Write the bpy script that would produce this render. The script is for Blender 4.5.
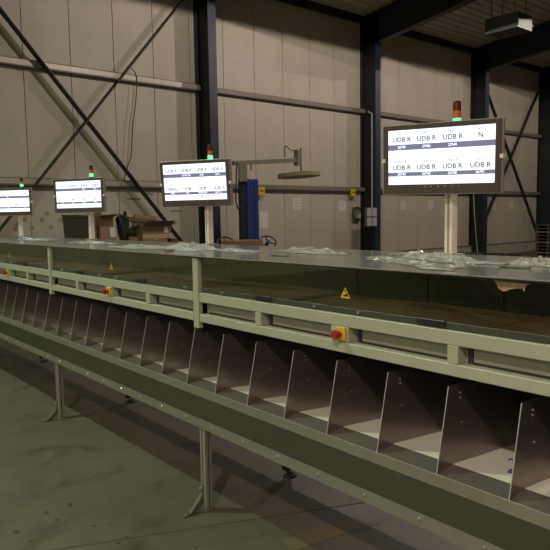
import bpy, bmesh, math, random
from mathutils import Vector, Matrix
random.seed(7)
R = math.radians
for o in list(bpy.data.objects):
    bpy.data.objects.remove(o, do_unlink=True)
scene = bpy.context.scene
COL = scene.collection

# ------------------------------------------------------------------ camera
# camera solved from the two vanishing points of the hall (x: along the far wall, y: along the sorting line)
CX = 275.0
FPX = 622.595
RIGHT = Vector((0.7653414, -0.64343357, -0.01567759))
UP = Vector((0.07191127, 0.06127939, 0.9955268))
FWD = Vector((0.63959465, 0.76304527, -0.09316978))
EYE = Vector((0.0, 0.0, 1.65))
cam_data = bpy.data.cameras.new('camera')
cam = bpy.data.objects.new('camera', cam_data)
COL.objects.link(cam)
cam_data.sensor_width = 36.0
cam_data.lens = 36.0 * FPX / 550.0
cam_data.clip_start = 0.05
cam_data.clip_end = 200
B_ = -FWD
cam.matrix_world = Matrix(((RIGHT.x, UP.x, B_.x, EYE.x), (RIGHT.y, UP.y, B_.y, EYE.y), (RIGHT.z, UP.z, B_.z, EYE.z), (0, 0, 0, 1)))
scene.camera = cam


def ray(u, v):
    return RIGHT * (u - CX) - UP * (v - CX) + FWD * FPX


def on_x(u, v, x):
    r = ray(u, v); return EYE + r * (x / r.x)


def on_y(u, v, y):
    r = ray(u, v); return EYE + r * (y / r.y)


def on_z(u, v, z):
    r = ray(u, v); return EYE + r * ((z - EYE.z) / r.z)


# ------------------------------------------------------------------ world, exposure
world = bpy.data.worlds.new('world')
scene.world = world
world.use_nodes = True
world.node_tree.nodes['Background'].inputs[0].default_value = (0.55, 0.5, 0.45, 1)
world.node_tree.nodes['Background'].inputs[1].default_value = 0.02
vs = scene.view_settings
vs.view_transform = 'Standard'
vs.look = 'None'
vs.exposure = 0.0
vs.gamma = 1.0
vs.use_curve_mapping = False

# lamps: (x, y, z, watts, colour, size)
GREEN = (0.80, 1.0, 0.70)
WARM = (1.0, 0.80, 0.64)
NEUT = (1.0, 0.875, 0.735)
LAMPS = [
    (-1.0, 5.6, 7.15, 300, GREEN, 0.30),
    (-1.0, 12.3, 7.15, 90, GREEN, 0.30),
    (-3.0, -1.6, 5.9, 400, WARM, 0.36),
    (4.5, -4.0, 7.6, 200, WARM, 0.5),
    (8.0, 7.6, 7.62, 540, NEUT, 0.0),
    (13.6, 7.6, 7.62, 620, NEUT, 0.0),
    (20.2, 7.6, 7.62, 420, NEUT, 0.0),
    (25.4, 7.6, 7.62, 200, NEUT, 0.0),
    (-9.0, 8.5, 6.6, 150, GREEN, 0.5),
    (-10.0, -1.0, 6.2, 560, WARM, 0.5),
    (-17.0, 4.2, 6.4, 800, GREEN, 0.5),
    (-17.0, -5.0, 6.6, 200, WARM, 0.5),
]

# ------------------------------------------------------------------ helpers


def mat(name, col, rough=0.6, metal=0.0, var=0.0, scale=8.0, bump=0.0, bscale=60.0, col2=None, spec=None, stretch=None):
    m = bpy.data.materials.new(name)
    m.use_nodes = True
    nt = m.node_tree
    b = nt.nodes['Principled BSDF']
    b.inputs['Base Color'].default_value = (*col, 1)
    b.inputs['Roughness'].default_value = rough
    b.inputs['Metallic'].default_value = metal
    if spec is not None:
        b.inputs['Specular IOR Level'].default_value = spec
    tc = nt.nodes.new('ShaderNodeTexCoord')
    src = tc.outputs['Object']
    if stretch:
        mp = nt.nodes.new('ShaderNodeMapping')
        mp.inputs['Scale'].default_value = stretch
        nt.links.new(src, mp.inputs[0]); src = mp.outputs[0]
    if var > 0 or col2:
        n = nt.nodes.new('ShaderNodeTexNoise')
        n.inputs['Scale'].default_value = scale
        n.inputs['Detail'].default_value = 5
        n.inputs['Roughness'].default_value = 0.62
        nt.links.new(src, n.inputs['Vector'])
        r = nt.nodes.new('ShaderNodeValToRGB')
        r.color_ramp.elements[0].position = 0.32
        r.color_ramp.elements[1].position = 0.68
        c2 = col2 if col2 else tuple(max(0, c * (1 + var)) for c in col)
        c1 = col if col2 else tuple(max(0, c * (1 - var)) for c in col)
        r.color_ramp.elements[0].color = (*c1, 1)
        r.color_ramp.elements[1].color = (*c2, 1)
        nt.links.new(n.outputs[0], r.inputs[0])
        nt.links.new(r.outputs[0], b.inputs['Base Color'])
    if bump > 0:
        n2 = nt.nodes.new('ShaderNodeTexNoise')
        n2.inputs['Scale'].default_value = bscale
        n2.inputs['Detail'].default_value = 3
        nt.links.new(src, n2.inputs['Vector'])
        bp = nt.nodes.new('ShaderNodeBump')
        bp.inputs['Strength'].default_value = bump
        bp.inputs['Distance'].default_value = 0.01
        nt.links.new(n2.outputs[0], bp.inputs['Height'])
        nt.links.new(bp.outputs[0], b.inputs['Normal'])
    return m


def emit(name, col, strength):
    m = bpy.data.materials.new(name)
    m.use_nodes = True
    b = m.node_tree.nodes['Principled BSDF']
    b.inputs['Base Color'].default_value = (0.02, 0.02, 0.02, 1)
    b.inputs['Emission Color'].default_value = (*col, 1)
    b.inputs['Emission Strength'].default_value = strength
    b.inputs['Roughness'].default_value = 0.4
    return m


def sheer(name, tint, gloss=0.1, rough=0.05, white=0.0):
    """a see-through sheet: tinted transparency, a little gloss and optionally some milky diffuse"""
    m = bpy.data.materials.new(name)
    m.use_nodes = True
    nt = m.node_tree
    for n in list(nt.nodes):
        nt.nodes.remove(n)
    out = nt.nodes.new('ShaderNodeOutputMaterial')
    tr = nt.nodes.new('ShaderNodeBsdfTransparent'); tr.inputs[0].default_value = (*tint, 1)
    gl = nt.nodes.new('ShaderNodeBsdfGlossy'); gl.inputs['Roughness'].default_value = rough
    fr = nt.nodes.new('ShaderNodeFresnel'); fr.inputs[0].default_value = 1.45
    mx = nt.nodes.new('ShaderNodeMixShader')
    ma = nt.nodes.new('ShaderNodeMath'); ma.operation = 'MULTIPLY'; ma.inputs[1].default_value = gloss
    nt.links.new(fr.outputs[0], ma.inputs[0])
    nt.links.new(ma.outputs[0], mx.inputs[0])
    if white > 0:
        df = nt.nodes.new('ShaderNodeBsdfDiffuse'); df.inputs[0].default_value = (0.75, 0.76, 0.74, 1)
        m2 = nt.nodes.new('ShaderNodeMixShader'); m2.inputs[0].default_value = white
        nt.links.new(tr.outputs[0], m2.inputs[1]); nt.links.new(df.outputs[0], m2.inputs[2])
        nt.links.new(m2.outputs[0], mx.inputs[1])
    else:
        nt.links.new(tr.outputs[0], mx.inputs[1])
    nt.links.new(gl.outputs[0], mx.inputs[2])
    nt.links.new(mx.outputs[0], out.inputs[0])
    return m


class MB:
    def __init__(s):
        s.bm = bmesh.new()

    def box(s, a, b, bevel=0.0, M=None):
        x0, y0, z0 = (min(a[i], b[i]) for i in range(3))
        x1, y1, z1 = (max(a[i], b[i]) for i in range(3))
        r = bmesh.ops.create_cube(s.bm, size=1.0)
        vs_ = r['verts']
        for v in vs_:
            v.co = Vector(((x0 + x1) / 2 + v.co.x * (x1 - x0), (y0 + y1) / 2 + v.co.y * (y1 - y0), (z0 + z1) / 2 + v.co.z * (z1 - z0)))
        if M:
            for v in vs_:
                v.co = M @ v.co
        if bevel > 0:
            es = set(e for v in vs_ for e in v.link_edges)
            bmesh.ops.bevel(s.bm, geom=list(es), offset=bevel, segments=1, affect='EDGES')
        return s

    def cyl(s, p, q, r0, r1=None, n=16, caps=True):
        p, q = Vector(p), Vector(q)
        r1 = r0 if r1 is None else r1
        d = (q - p).normalized()
        a = d.orthogonal().normalized(); b = d.cross(a)
        v0 = [s.bm.verts.new(p + (a * math.cos(t) + b * math.sin(t)) * r0) for t in [2 * math.pi * k / n for k in range(n)]]
        v1 = [s.bm.verts.new(q + (a * math.cos(t) + b * math.sin(t)) * r1) for t in [2 * math.pi * k / n for k in range(n)]]
        for k in range(n):
            s.bm.faces.new((v0[k], v0[(k + 1) % n], v1[(k + 1) % n], v1[k]))
        if caps:
            s.bm.faces.new(v0[::-1]); s.bm.faces.new(v1)
        return s

    def tube(s, pts, r, n=8):
        pts = [Vector(p) for p in pts]
        for a, b in zip(pts, pts[1:]):
            s.cyl(a, b, r, n=n)
        return s

    def prism(s, pts, d):
        """polygon (list of 3d points) extruded by vector d"""
        d = Vector(d)
        v0 = [s.bm.verts.new(Vector(p)) for p in pts]
        v1 = [s.bm.verts.new(Vector(p) + d) for p in pts]
        n = len(pts)
        s.bm.faces.new(v0); s.bm.faces.new(v1[::-1])
        for k in range(n):
            s.bm.faces.new((v0[(k + 1) % n], v0[k], v1[k], v1[(k + 1) % n]))
        return s

    def bar(s, p, q, w, h, up=(0, 0, 1)):
        p, q, up = Vector(p), Vector(q), Vector(up)
        d = (q - p).normalized(); a = d.cross(up).normalized(); b = a.cross(d)
        c = [a * w / 2 + b * h / 2, -a * w / 2 + b * h / 2, -a * w / 2 - b * h / 2, a * w / 2 - b * h / 2]
        return s.prism([p + k for k in c], q - p)

    def torus(s, c, axis, R0, r, n=28, m=8):
        c, axis = Vector(c), Vector(axis).normalized()
        a = axis.orthogonal().normalized(); b = axis.cross(a)
        g = []
        for i in range(n):
            t = 2 * math.pi * i / n
            e = a * math.cos(t) + b * math.sin(t)
            g.append([s.bm.verts.new(c + e * (R0 + r * math.cos(2 * math.pi * j / m)) + axis * r * math.sin(2 * math.pi * j / m)) for j in range(m)])
        for i in range(n):
            for j in range(m):
                s.bm.faces.new((g[i][j], g[(i + 1) % n][j], g[(i + 1) % n][(j + 1) % m], g[i][(j + 1) % m]))
        return s

    def build(s, name, material, parent=None, smooth=False, loc=None):
        bmesh.ops.recalc_face_normals(s.bm, faces=s.bm.faces[:])
        me = bpy.data.meshes.new(name)
        s.bm.to_mesh(me); s.bm.free()
        me.materials.append(material)
        if smooth:
            for p in me.polygons:
                p.use_smooth = True
            me.set_sharp_from_angle(angle=R(40))
        return link(name, me, parent, loc)


def link(name, me, parent=None, loc=None):
    o = bpy.data.objects.new(name, me)
    COL.objects.link(o)
    if parent:
        o.parent = parent
    if loc is not None:
        o.location = loc
    return o


def empty(name, loc=(0, 0, 0), rz=0.0):
    o = bpy.data.objects.new(name, None)
    o.empty_display_size = 0.1
    COL.objects.link(o)
    o.location = loc
    o.rotation_euler = (0, 0, rz)
    return o


def tag(o, label=None, cat=None, group=None, kind=None):
    if label: o['label'] = label
    if cat: o['category'] = cat
    if group: o['group'] = group
    if kind: o['kind'] = kind
    return o


def copy_tree(o, parent=None):
    c = o.copy(); COL.objects.link(c)
    c.parent = parent
    for ch in [k for k in ALLCH.get(o.name, [])]:
        copy_tree(ch, c)
    return c


ALLCH = {}


def index_children():
    ALLCH.clear()
    for o in bpy.data.objects:
        if o.parent:
            ALLCH.setdefault(o.parent.name, []).append(o)


def text_mesh(s, size):
    cu = bpy.data.curves.new('lettering', 'FONT')
    cu.body = s; cu.size = size; cu.align_x = 'CENTER'; cu.align_y = 'CENTER'
    cu.resolution_u = 3; cu.offset = size * 0.028
    ob = bpy.data.objects.new('lettering_source', cu)
    COL.objects.link(ob)
    dg = bpy.context.evaluated_depsgraph_get()
    me = bpy.data.meshes.new_from_object(ob.evaluated_get(dg))
    bpy.data.objects.remove(ob, do_unlink=True)
    bpy.data.curves.remove(cu)
    return me


# ------------------------------------------------------------------ materials
M = {}
M['panel'] = mat('wall_panel', (0.45, 0.412, 0.345), 0.55, var=0.06, scale=1.3, bump=0.05, bscale=9)
M['joint'] = mat('panel_joint', (0.05, 0.045, 0.04), 0.9)
M['girt'] = mat('galvanised', (0.44, 0.41, 0.365), 0.45, 0.3, var=0.1, scale=6)
M['girt_brown'] = mat('brown_girt', (0.20, 0.175, 0.145), 0.55, 0.2, var=0.1, scale=6)
M['girt_dark'] = mat('girt_dark_steel', (0.16, 0.145, 0.12), 0.6, 0.2, var=0.15, scale=5)  # darker steel tone of the girt flanges and drip profile
M['navy'] = mat('navy_paint', (0.012, 0.018, 0.05), 0.5, var=0.25, scale=5)
M['black_steel'] = mat('black_paint', (0.012, 0.013, 0.017), 0.55)
M['roof'] = mat('roof_sheet', (0.52, 0.46, 0.39), 0.6, 0.2, var=0.12, scale=2)
M['plinth'] = mat('plinth_concrete', (0.38, 0.345, 0.295), 0.85, var=0.12, scale=3)
M['frame'] = mat('frame_paint', (0.36, 0.375, 0.285), 0.42, var=0.04, scale=6)
M['recess'] = mat('recess_plate', (0.28, 0.275, 0.205), 0.5, var=0.08, scale=5)
M['recess_side'] = mat('recess_side', (0.42, 0.36, 0.29), 0.6)
M['apron'] = mat('apron_shaded', (0.115, 0.118, 0.088), 0.42, 0.3, var=0.08, scale=4)  # same bent sheet as the strip; darker colour stands in for underside shade
M['strip'] = mat('tray_strip', (0.235, 0.235, 0.185), 0.4, 0.35, var=0.06, scale=5)
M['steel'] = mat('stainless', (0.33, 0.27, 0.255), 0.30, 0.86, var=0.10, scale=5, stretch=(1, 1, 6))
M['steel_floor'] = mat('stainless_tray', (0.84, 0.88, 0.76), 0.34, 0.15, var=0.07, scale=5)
M['edge'] = mat('bright_edge', (0.62, 0.61, 0.56), 0.35, 0.6)
M['inside'] = mat('hood_interior', (0.14, 0.126, 0.09), 0.55, var=0.2, scale=4)
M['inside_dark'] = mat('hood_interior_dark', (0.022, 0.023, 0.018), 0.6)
M['carrier'] = mat('brown_carrier', (0.50, 0.335, 0.235), 0.6, var=0.22, scale=5, stretch=(6, 1, 1))
M['top'] = sheer('acrylic_top', (0.80, 0.82, 0.78), 1.0, 0.13, 0.30)
M['pane'] = sheer('tinted_pane', (0.80, 0.79, 0.70), 0.4, 0.04)
M['film'] = sheer('plastic_film', (0.95, 0.955, 0.945), 1.2, 0.10, 0.42)
M['alu'] = mat('aluminium', (0.50, 0.48, 0.43), 0.4, 0.75, var=0.05, scale=9)
M['alu_dark'] = mat('aluminium_groove', (0.12, 0.11, 0.09), 0.6, 0.4)
M['zinc'] = mat('zinc_bolt', (0.62, 0.62, 0.60), 0.3, 0.9)
M['rubber'] = mat('rubber', (0.015, 0.015, 0.016), 0.6)
M['post'] = mat('post_cream', (0.76, 0.69, 0.60), 0.5, var=0.03)
M['bezel'] = mat('bezel', (0.072, 0.054, 0.051), 0.28, var=0.05)
M['housing'] = mat('monitor_housing', (0.45, 0.42, 0.38), 0.35, 0.5)
M['ink'] = mat('screen_ink', (0.012, 0.012, 0.02), 0.5)
M['screen'] = emit('screen_white', (0.90, 0.95, 1.0), 1.5)
M['screen_band'] = emit('screen_band', (0.19, 0.19, 0.30), 0.95)
M['screen_grey'] = emit('screen_grey_text', (0.42, 0.42, 0.48), 1.0)
M['screen_dark'] = emit('screen_dark_text', (0.13, 0.13, 0.19), 1.0)
M['screen_lit'] = emit('screen_band_text', (0.85, 0.88, 1.0), 1.4)
M['beacon_green'] = emit('beacon_green', (0.10, 1.0, 0.34), 1.9)
M['beacon_amber'] = mat('beacon_amber', (0.62, 0.13, 0.03), 0.3)
M['beacon_red'] = mat('beacon_red', (0.10, 0.012, 0.010), 0.3)
M['yellow'] = mat('yellow_paint', (0.62, 0.40, 0.02), 0.5, var=0.06)
M['red'] = mat('red_button', (0.33, 0.022, 0.014), 0.35)
M['black'] = mat('black_plastic', (0.012, 0.012, 0.014), 0.45)
M['blue_ink'] = mat('blue_marker', (0.03, 0.05, 0.36), 0.5)
M['card'] = mat('cardboard', (0.21, 0.125, 0.078), 0.8, var=0.10, scale=5)
M['card2'] = mat('cardboard_light', (0.27, 0.168, 0.105), 0.8, var=0.10, scale=5)
M['card_dark'] = mat('cardboard_dark', (0.095, 0.062, 0.04), 0.85, var=0.15, scale=5)
M['ramp'] = mat('stainless_ramp', (0.52, 0.49, 0.45), 0.20, 0.8, var=0.07, scale=5)
M['sill'] = mat('sill_paint', (0.045, 0.05, 0.034), 0.45)
M['tape'] = mat('parcel_tape', (0.46, 0.33, 0.21), 0.4)
M['bin'] = mat('olive_bin', (0.04, 0.036, 0.02), 0.5, var=0.1)
M['bag'] = mat('black_bag', (0.02, 0.022, 0.022), 0.3)
M['paper'] = mat('paper', (0.62, 0.60, 0.56), 0.7)
M['wood'] = mat('grey_wood', (0.20, 0.145, 0.10), 0.8, var=0.25, scale=6)
M['wood_dark'] = mat('dark_pallet', (0.055, 0.05, 0.045), 0.8, var=0.3, scale=6)
M['wrap_blue'] = mat('wrapper_blue', (0.018, 0.04, 0.16), 0.4, var=0.1)
M['wrap_navy'] = mat('wrapper_navy', (0.008, 0.011, 0.03), 0.5)
M['wrap_grey'] = mat('wrapper_grey', (0.16, 0.16, 0.12), 0.5)
M['disc'] = mat('press_disc', (0.23, 0.22, 0.11), 0.6, var=0.08)
M['heater'] = mat('heater_paint', (0.085, 0.09, 0.095), 0.45, var=0.05)
M['lightgrey'] = mat('light_grey_paint', (0.40, 0.40, 0.39), 0.5)
M['spot'] = mat('brown_spot', (0.30, 0.24, 0.17), 0.8)
M['torn'] = mat('torn_brown_tape', (0.42, 0.30, 0.20), 0.7, var=0.25, scale=30)
M['mark'] = mat('worn_yellow', (0.10, 0.092, 0.065), 0.6, col2=(0.145, 0.112, 0.05), scale=7)
M['stain'] = mat('floor_stain', (0.05, 0.048, 0.037), 0.75, var=0.3, scale=10)
M['lamp_face'] = mat('lamp_glass', (0.8, 0.8, 0.75), 0.4)


def floor_material():
    m = bpy.data.materials.new('concrete_floor')
    m.use_nodes = True
    nt = m.node_tree
    b = nt.nodes['Principled BSDF']
    tc = nt.nodes.new('ShaderNodeTexCoord')

    def noise(sc, det, rough=0.6, dist=0.0):
        n = nt.nodes.new('ShaderNodeTexNoise')
        n.inputs['Scale'].default_value = sc; n.inputs['Detail'].default_value = det
        n.inputs['Roughness'].default_value = rough; n.inputs['Distortion'].default_value = dist
        nt.links.new(tc.outputs['Object'], n.inputs['Vector'])
        return n

    def ramp(n, p0, c0, p1, c1):
        r = nt.nodes.new('ShaderNodeValToRGB')
        r.color_ramp.elements[0].position = p0; r.color_ramp.elements[0].color = (*c0, 1)
        r.color_ramp.elements[1].position = p1; r.color_ramp.elements[1].color = (*c1, 1)
        nt.links.new(n.outputs[0], r.inputs[0]); return r

    def mult(a, c, fac):
        x = nt.nodes.new('ShaderNodeMix'); x.data_type = 'RGBA'; x.blend_type = 'MULTIPLY'
        x.inputs[0].default_value = fac
        nt.links.new(a.outputs[2 if a.bl_idname == 'ShaderNodeMix' else 0], x.inputs[6])
        nt.links.new(c.outputs[0], x.inputs[7]); return x
    base = ramp(noise(0.55, 6, 0.6, 0.4), 0.3, (0.098, 0.088, 0.068), 0.7, (0.150, 0.133, 0.102))
    fine = ramp(noise(7.0, 6, 0.7), 0.3, (0.78, 0.78, 0.76), 0.75, (1, 1, 1))
    blot = ramp(noise(3.1, 3, 0.5, 0.6), 0.28, (0.5, 0.49, 0.45), 0.46, (1, 1, 1))
    x = mult(mult(base, fine, 0.9), blot, 0.75)
    nt.links.new(x.outputs[2], b.inputs['Base Color'])
    rr = ramp(noise(2.0, 4), 0.3, (0.42,) * 3, 0.7, (0.62,) * 3)
    nt.links.new(rr.outputs[0], b.inputs['Roughness'])
    bp = nt.nodes.new('ShaderNodeBump'); bp.inputs['Strength'].default_value = 0.12; bp.inputs['Distance'].default_value = 0.01
    nt.links.new(noise(26, 4).outputs[0], bp.inputs['Height'])
    nt.links.new(bp.outputs[0], b.inputs['Normal'])
    return m


M['floor'] = floor_material()

# ------------------------------------------------------------------ the hall
YW = 13.60          # inner face of the far wall
XL, XR, YN = -24.0, 33.0, -11.0
ROOF0, PITCH = 7.78, 0.118


def roof_z(y):
    return ROOF0 + PITCH * (YW - y)


floor = MB().box((XL, YN, -0.2), (XR, YW + 0.2, 0)).build('floor', M['floor'])
tag(floor, kind='structure')
for pts, nm, mt in (
        ([(282, 541), (300, 533), (330, 524), (362, 519), (384, 522), (368, 528), (345, 534), (325, 540), (300, 549), (288, 549)], 'worn_paint', 'mark'),
        ([(430, 560), (446, 556), (452, 566), (436, 572)], 'worn_paint', 'mark')):
    mb = MB(); ps = [on_z(u, v, 0.0005) for u, v in pts]
    mb.prism(ps, (0, 0, 0.0012)).build(nm, M[mt], floor)
for (u, v, w, h) in ((263, 535, 5, 1.6), (196, 547, 4, 1.5), (118, 543, 4.5, 1.6), (127, 537, 4, 1.3), (94, 526, 5, 1.4), (70, 504, 6, 3.0), (58, 520, 7, 2.0), (46, 513, 5, 2.6), (110, 525, 3, 1.2), (16, 532, 9, 3.2), (30, 541, 6, 2)):
    ps = []
    for k in range(14):
        t = 2 * math.pi * k / 14
        j = random.uniform(0.65, 1.1)
        ps.append(on_z(u + w * 0.5 * math.cos(t) * j, v + h * 0.8 * math.sin(t) * j, 0.0004))
    MB().prism(ps, (0, 0, 0.0008)).build('stain', M['stain'], floor)
# expansion joint across the floor
a, b = on_z(60, 549, 0.0003), on_z(262, 518, 0.0003)
d = (b - a).normalized()
MB().bar(a - d * 2.5, b + d * 6.0, 0.012, 0.0012).build('floor_joint', M['stain'], floor)
a, b = on_z(0, 371, 0.0003), on_z(6, 369, 0.0003)
MB().bar((-4.0, a.y + 0.1, 0.0003), (2.2, a.y, 0.0003), 0.03, 0.0012).build('floor_joint', M['stain'], floor)

# far wall: backing with single vertical panels on it
wall = MB().box((XL, YW + 0.02, 0), (XR, YW + 0.22, 8.4)).build('wall_back', M['joint'])
tag(wall, kind='structure')
PW = 1.027
x = on_y(224, 100, YW).x - PW * 33
pm = None
while x < XR:
    if x + PW > XL:
        if pm is None:
            o = MB().box((0.006, -0.03, 0.40), (PW - 0.006, 0.02, 8.3), 0.004).build('panel', M['panel'], wall, loc=(x, YW + 0.03, 0))
            pm = o.data
        else:
            link('panel', pm, wall, (x, YW + 0.03, 0))
    x += PW
for k, (u, v) in enumerate(((17, 225), (25, 220), (32, 228), (42, 220), (47, 213.5), (51, 227), (61, 220), (69, 227), (12, 214), (16, 229))):
    p = on_y(u, v, YW)
    MB().cyl((p.x, YW - 0.006, p.z), (p.x, YW + 0.002, p.z), 0.05, n=14).build('round_patch', M['spot'], wall)
for (u, v, w) in ((134, 199, 0.36), (149, 194, 0.2), (176, 211, 0.3)):
    p = on_y(u, v, YW)
    MB().box((p.x - w / 2, YW - 0.004, p.z - 0.012), (p.x + w / 2, YW + 0.002, p.z + 0.012)).build('scuff_mark', M['joint'], wall)
MB().box((XL, YW - 0.06, 0), (XR, YW + 0.02, 0.38)).build('baseboard_back', M['plinth'])
bpy.data.objects['baseboard_back']['kind'] = 'structure'
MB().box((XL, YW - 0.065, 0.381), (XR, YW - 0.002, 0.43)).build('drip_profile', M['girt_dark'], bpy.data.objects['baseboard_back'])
for nm, z, mt, xa, xb, hh in (('trim_1', 4.92, 'girt', XL, 8.85, 1.0), ('trim_2', 2.475, 'girt', XL, 8.85, 1.0), ('trim_4', 4.92, 'girt_brown', 8.87, XR, 0.8), ('trim_5', 2.475, 'girt_brown', 8.87, XR, 0.8)):
    tr = MB().box((xa, YW - 0.12, z - 0.055 * hh), (xb, YW - 0.001, z + 0.06 * hh), 0.004).build(nm, M[mt]); tag(tr, kind='structure')
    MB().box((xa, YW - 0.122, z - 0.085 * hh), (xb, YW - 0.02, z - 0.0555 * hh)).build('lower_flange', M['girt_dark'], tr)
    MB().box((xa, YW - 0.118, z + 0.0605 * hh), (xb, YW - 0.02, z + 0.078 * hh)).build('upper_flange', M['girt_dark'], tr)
tr = MB().box((XL, YW - 0.16, 7.60), (XR, YW - 0.001, 7.80)).build('trim_3', M['black_steel']); tag(tr, kind='structure')

for nm, a, b in (('wall_left', (XL - 0.2, YN, 0), (XL, YW, 8.4)), ('wall_right', (XR, YN, 0), (XR + 0.2, YW, 8.4)), ('wall_front', (XL, YN - 0.2, 0), (XR, YN, 8.4))):
    tag(MB().box(a, b).build(nm, M['panel']), kind='structure')

# roof: trapezoidal sheet, ribs along x
rv, rf = [], []
y = YW + 0.2
prof = []
while y > YN - 0.2:
    for dy, dz in ((0.0, 0.0), (0.10, 0.0), (0.14, 0.055), (0.24, 0.055)):
        prof.append((y - dy, roof_z(y - dy) + dz))
    y -= 0.28
for (yy, zz) in prof:
    rv += [(XL, yy, zz), (XR, yy, zz)]
for k in range(len(prof) - 1):
    rf.append((2 * k, 2 * k + 1, 2 * k + 3, 2 * k + 2))
me = bpy.data.meshes.new('ceiling'); me.from_pydata(rv, [], rf); me.materials.append(M['roof'])
tag(link('ceiling', me), kind='structure')

# portal frames: column + rafter
COLX = [2.72, 8.86, 15.01, 21.16, 26.35]
YF = 12.96
cnames = ['at the far left edge of the hall', 'behind the second monitor', 'with a grey switch box, left of the nearest monitor', 'behind the right side of the nearest monitor', 'at the right edge of the picture']
for k, x0 in enumerate(COLX):
    w = 0.24; xc = x0 + w / 2
    root = empty('portal_frame', (xc, YW, 0))
    tag(root, 'dark navy steel column and roof rafter ' + cnames[k], 'steel column', 'portal frames along the far wall', 'structure')
    H = 7.72
    MB().box((-w / 2, YF - YW, 0), (w / 2, YF - YW + 0.022, H - 0.55)).build('front_flange', M['navy'], root)
    MB().box((-w / 2, -0.03, 0), (w / 2, -0.005, H)).build('rear_flange', M['black_steel'], root)
    MB().box((-0.008, YF - YW + 0.023, 0), (0.008, -0.031, H)).build('web', M['black_steel'], root)
    ye = -3.0
    zb0, zb1 = 6.90, 6.90 + PITCH * (YF - ye) + 0.02
    zt0, zt1 = roof_z(YW - 0.17) - 0.03, roof_z(ye) - 0.03
    MB().prism([(-w / 2, YF - YW, zb0), (-w / 2, ye - YW, zb1), (-w / 2, ye - YW, zb1 + 0.022), (-w / 2, YF - YW, zb0 + 0.022)], (w, 0, 0)).build('lower_flange', M['black_steel'], root)
    MB().prism([(-w / 2, -0.17, zt0), (-w / 2, ye - YW, zt1), (-w / 2, ye - YW, zt1 - 0.022), (-w / 2, -0.17, zt0 - 0.022)], (w, 0, 0)).build('upper_flange', M['black_steel'], root)
    MB().prism([(-0.008, YF - YW + 0.023, zb0 + 0.023), (-0.008, ye - YW, zb1 + 0.023), (-0.008, ye - YW, zt1 - 0.023), (-0.008, -0.17, zt0 - 0.023), (-0.008, -0.032, zt0 - 0.03), (-0.008, -0.032, zb0 + 0.023)], (0.016, 0, 0)).build('rafter_web', M['black_steel'], root)
    yb = -3.2
    MB().box((-w / 2, yb - 0.01, zb0 + PITCH * (-yb - 0.64) + 0.03), (w / 2, yb + 0.01, zt0 + PITCH * (-yb - 0.17) - 0.03)).build('stiffener', M['black_steel'], root)

# wind braces (flat bars) in the left and right bays
YB = YW - 0.22


def brace(p, q, lab, wd=0.20):
    a, b = on_y(*p, YB), on_y(*q, YB)
    e = (b - a).normalized()
    a, b = a - e * 0.0, b + e * 0.0
    o = MB().bar((0, 0, 0), b - a, 0.02, wd, up=(0, 1, 0)).build('wind_brace', M['black_steel'], loc=a)
    return tag(o, lab, 'brace', 'wind braces', 'structure')


def line(p, q, u):
    return (u, p[1] + (q[1] - p[1]) * (u - p[0]) / (q[0] - p[0]))


p, q = (16, 30), (87.5, 121.5)
brace(line(p, q, -30), line(p, q, 181), 'black diagonal brace running down to the boxes, left bay of the wall')
p, q = (189, -8), (72, 139)
brace(line(p, q, 189.5), line(p, q, -12), 'black diagonal brace rising from behind the left monitors, left bay of the wall')
brace((486, 89), (537, 233), 'thin black diagonal brace falling to the right, bay right of the nearest monitor', 0.13)
brace((538, 92), (484, 222), 'thin black diagonal brace rising to the right, bay right of the nearest monitor', 0.13)

# lamps: real housings with an area light inside
for k, (x, y, z, wt, c, s) in enumerate(LAMPS):
    root = empty('high_bay_lamp', (x, y, z))
    tag(root, ['grey high bay lamp above the front aisle', 'grey high bay lamp above the far end of the aisle', 'grey high bay lamp behind the viewer', 'grey high bay lamp right behind the viewer', 'grey high bay lamp before the box pile bay', 'grey high bay lamp before the middle bay', 'grey high bay lamp before the bay with the heater', 'grey high bay lamp before the right bay', 'grey high bay lamp in the second aisle, far side', 'grey high bay lamp in the second aisle, near side', 'grey high bay lamp in the third aisle, far side', 'grey high bay lamp in the third aisle, near side'][k], 'lamp', 'ceiling lamps')
    hb, dp = (s / 2 + 0.05, 0.06) if s else (0.6, 0.09)
    hs = MB()
    hs.box((-hb - 0.01, -hb - 0.01, 0.02), (hb + 0.01, hb + 0.01, 0.03))
    for sx in (-1, 1):
        hs.box((sx * hb, -hb, -dp), (sx * (hb + 0.01), hb, 0.02))
        hs.box((-hb, sx * hb, -dp), (hb, sx * (hb + 0.01), 0.02))
    hs.build('housing', M['heater'], root)
    MB().cyl((0, 0, 0.03), (0, 0, roof_z(y) - z), 0.012, n=8).build('suspension', M['black_steel'], root)
    if s:
        ld = bpy.data.lights.new('lamp_light', 'AREA'); ld.shape = 'DISK'; ld.size = s
    else:       # bare discharge bulb inside a wide square reflector
        ld = bpy.data.lights.new('lamp_light', 'POINT'); ld.shadow_soft_size = 0.012
    ld.energy = wt; ld.color = c
    lo = bpy.data.objects.new('lamp_light', ld); COL.objects.link(lo); lo.parent = root

# ------------------------------------------------------------------ the sorting line
XT = 1.836                # front plane of the frame
P = 0.27173               # compartment pitch
L = 8 * P                 # section length
Y0 = 0.694


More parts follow.
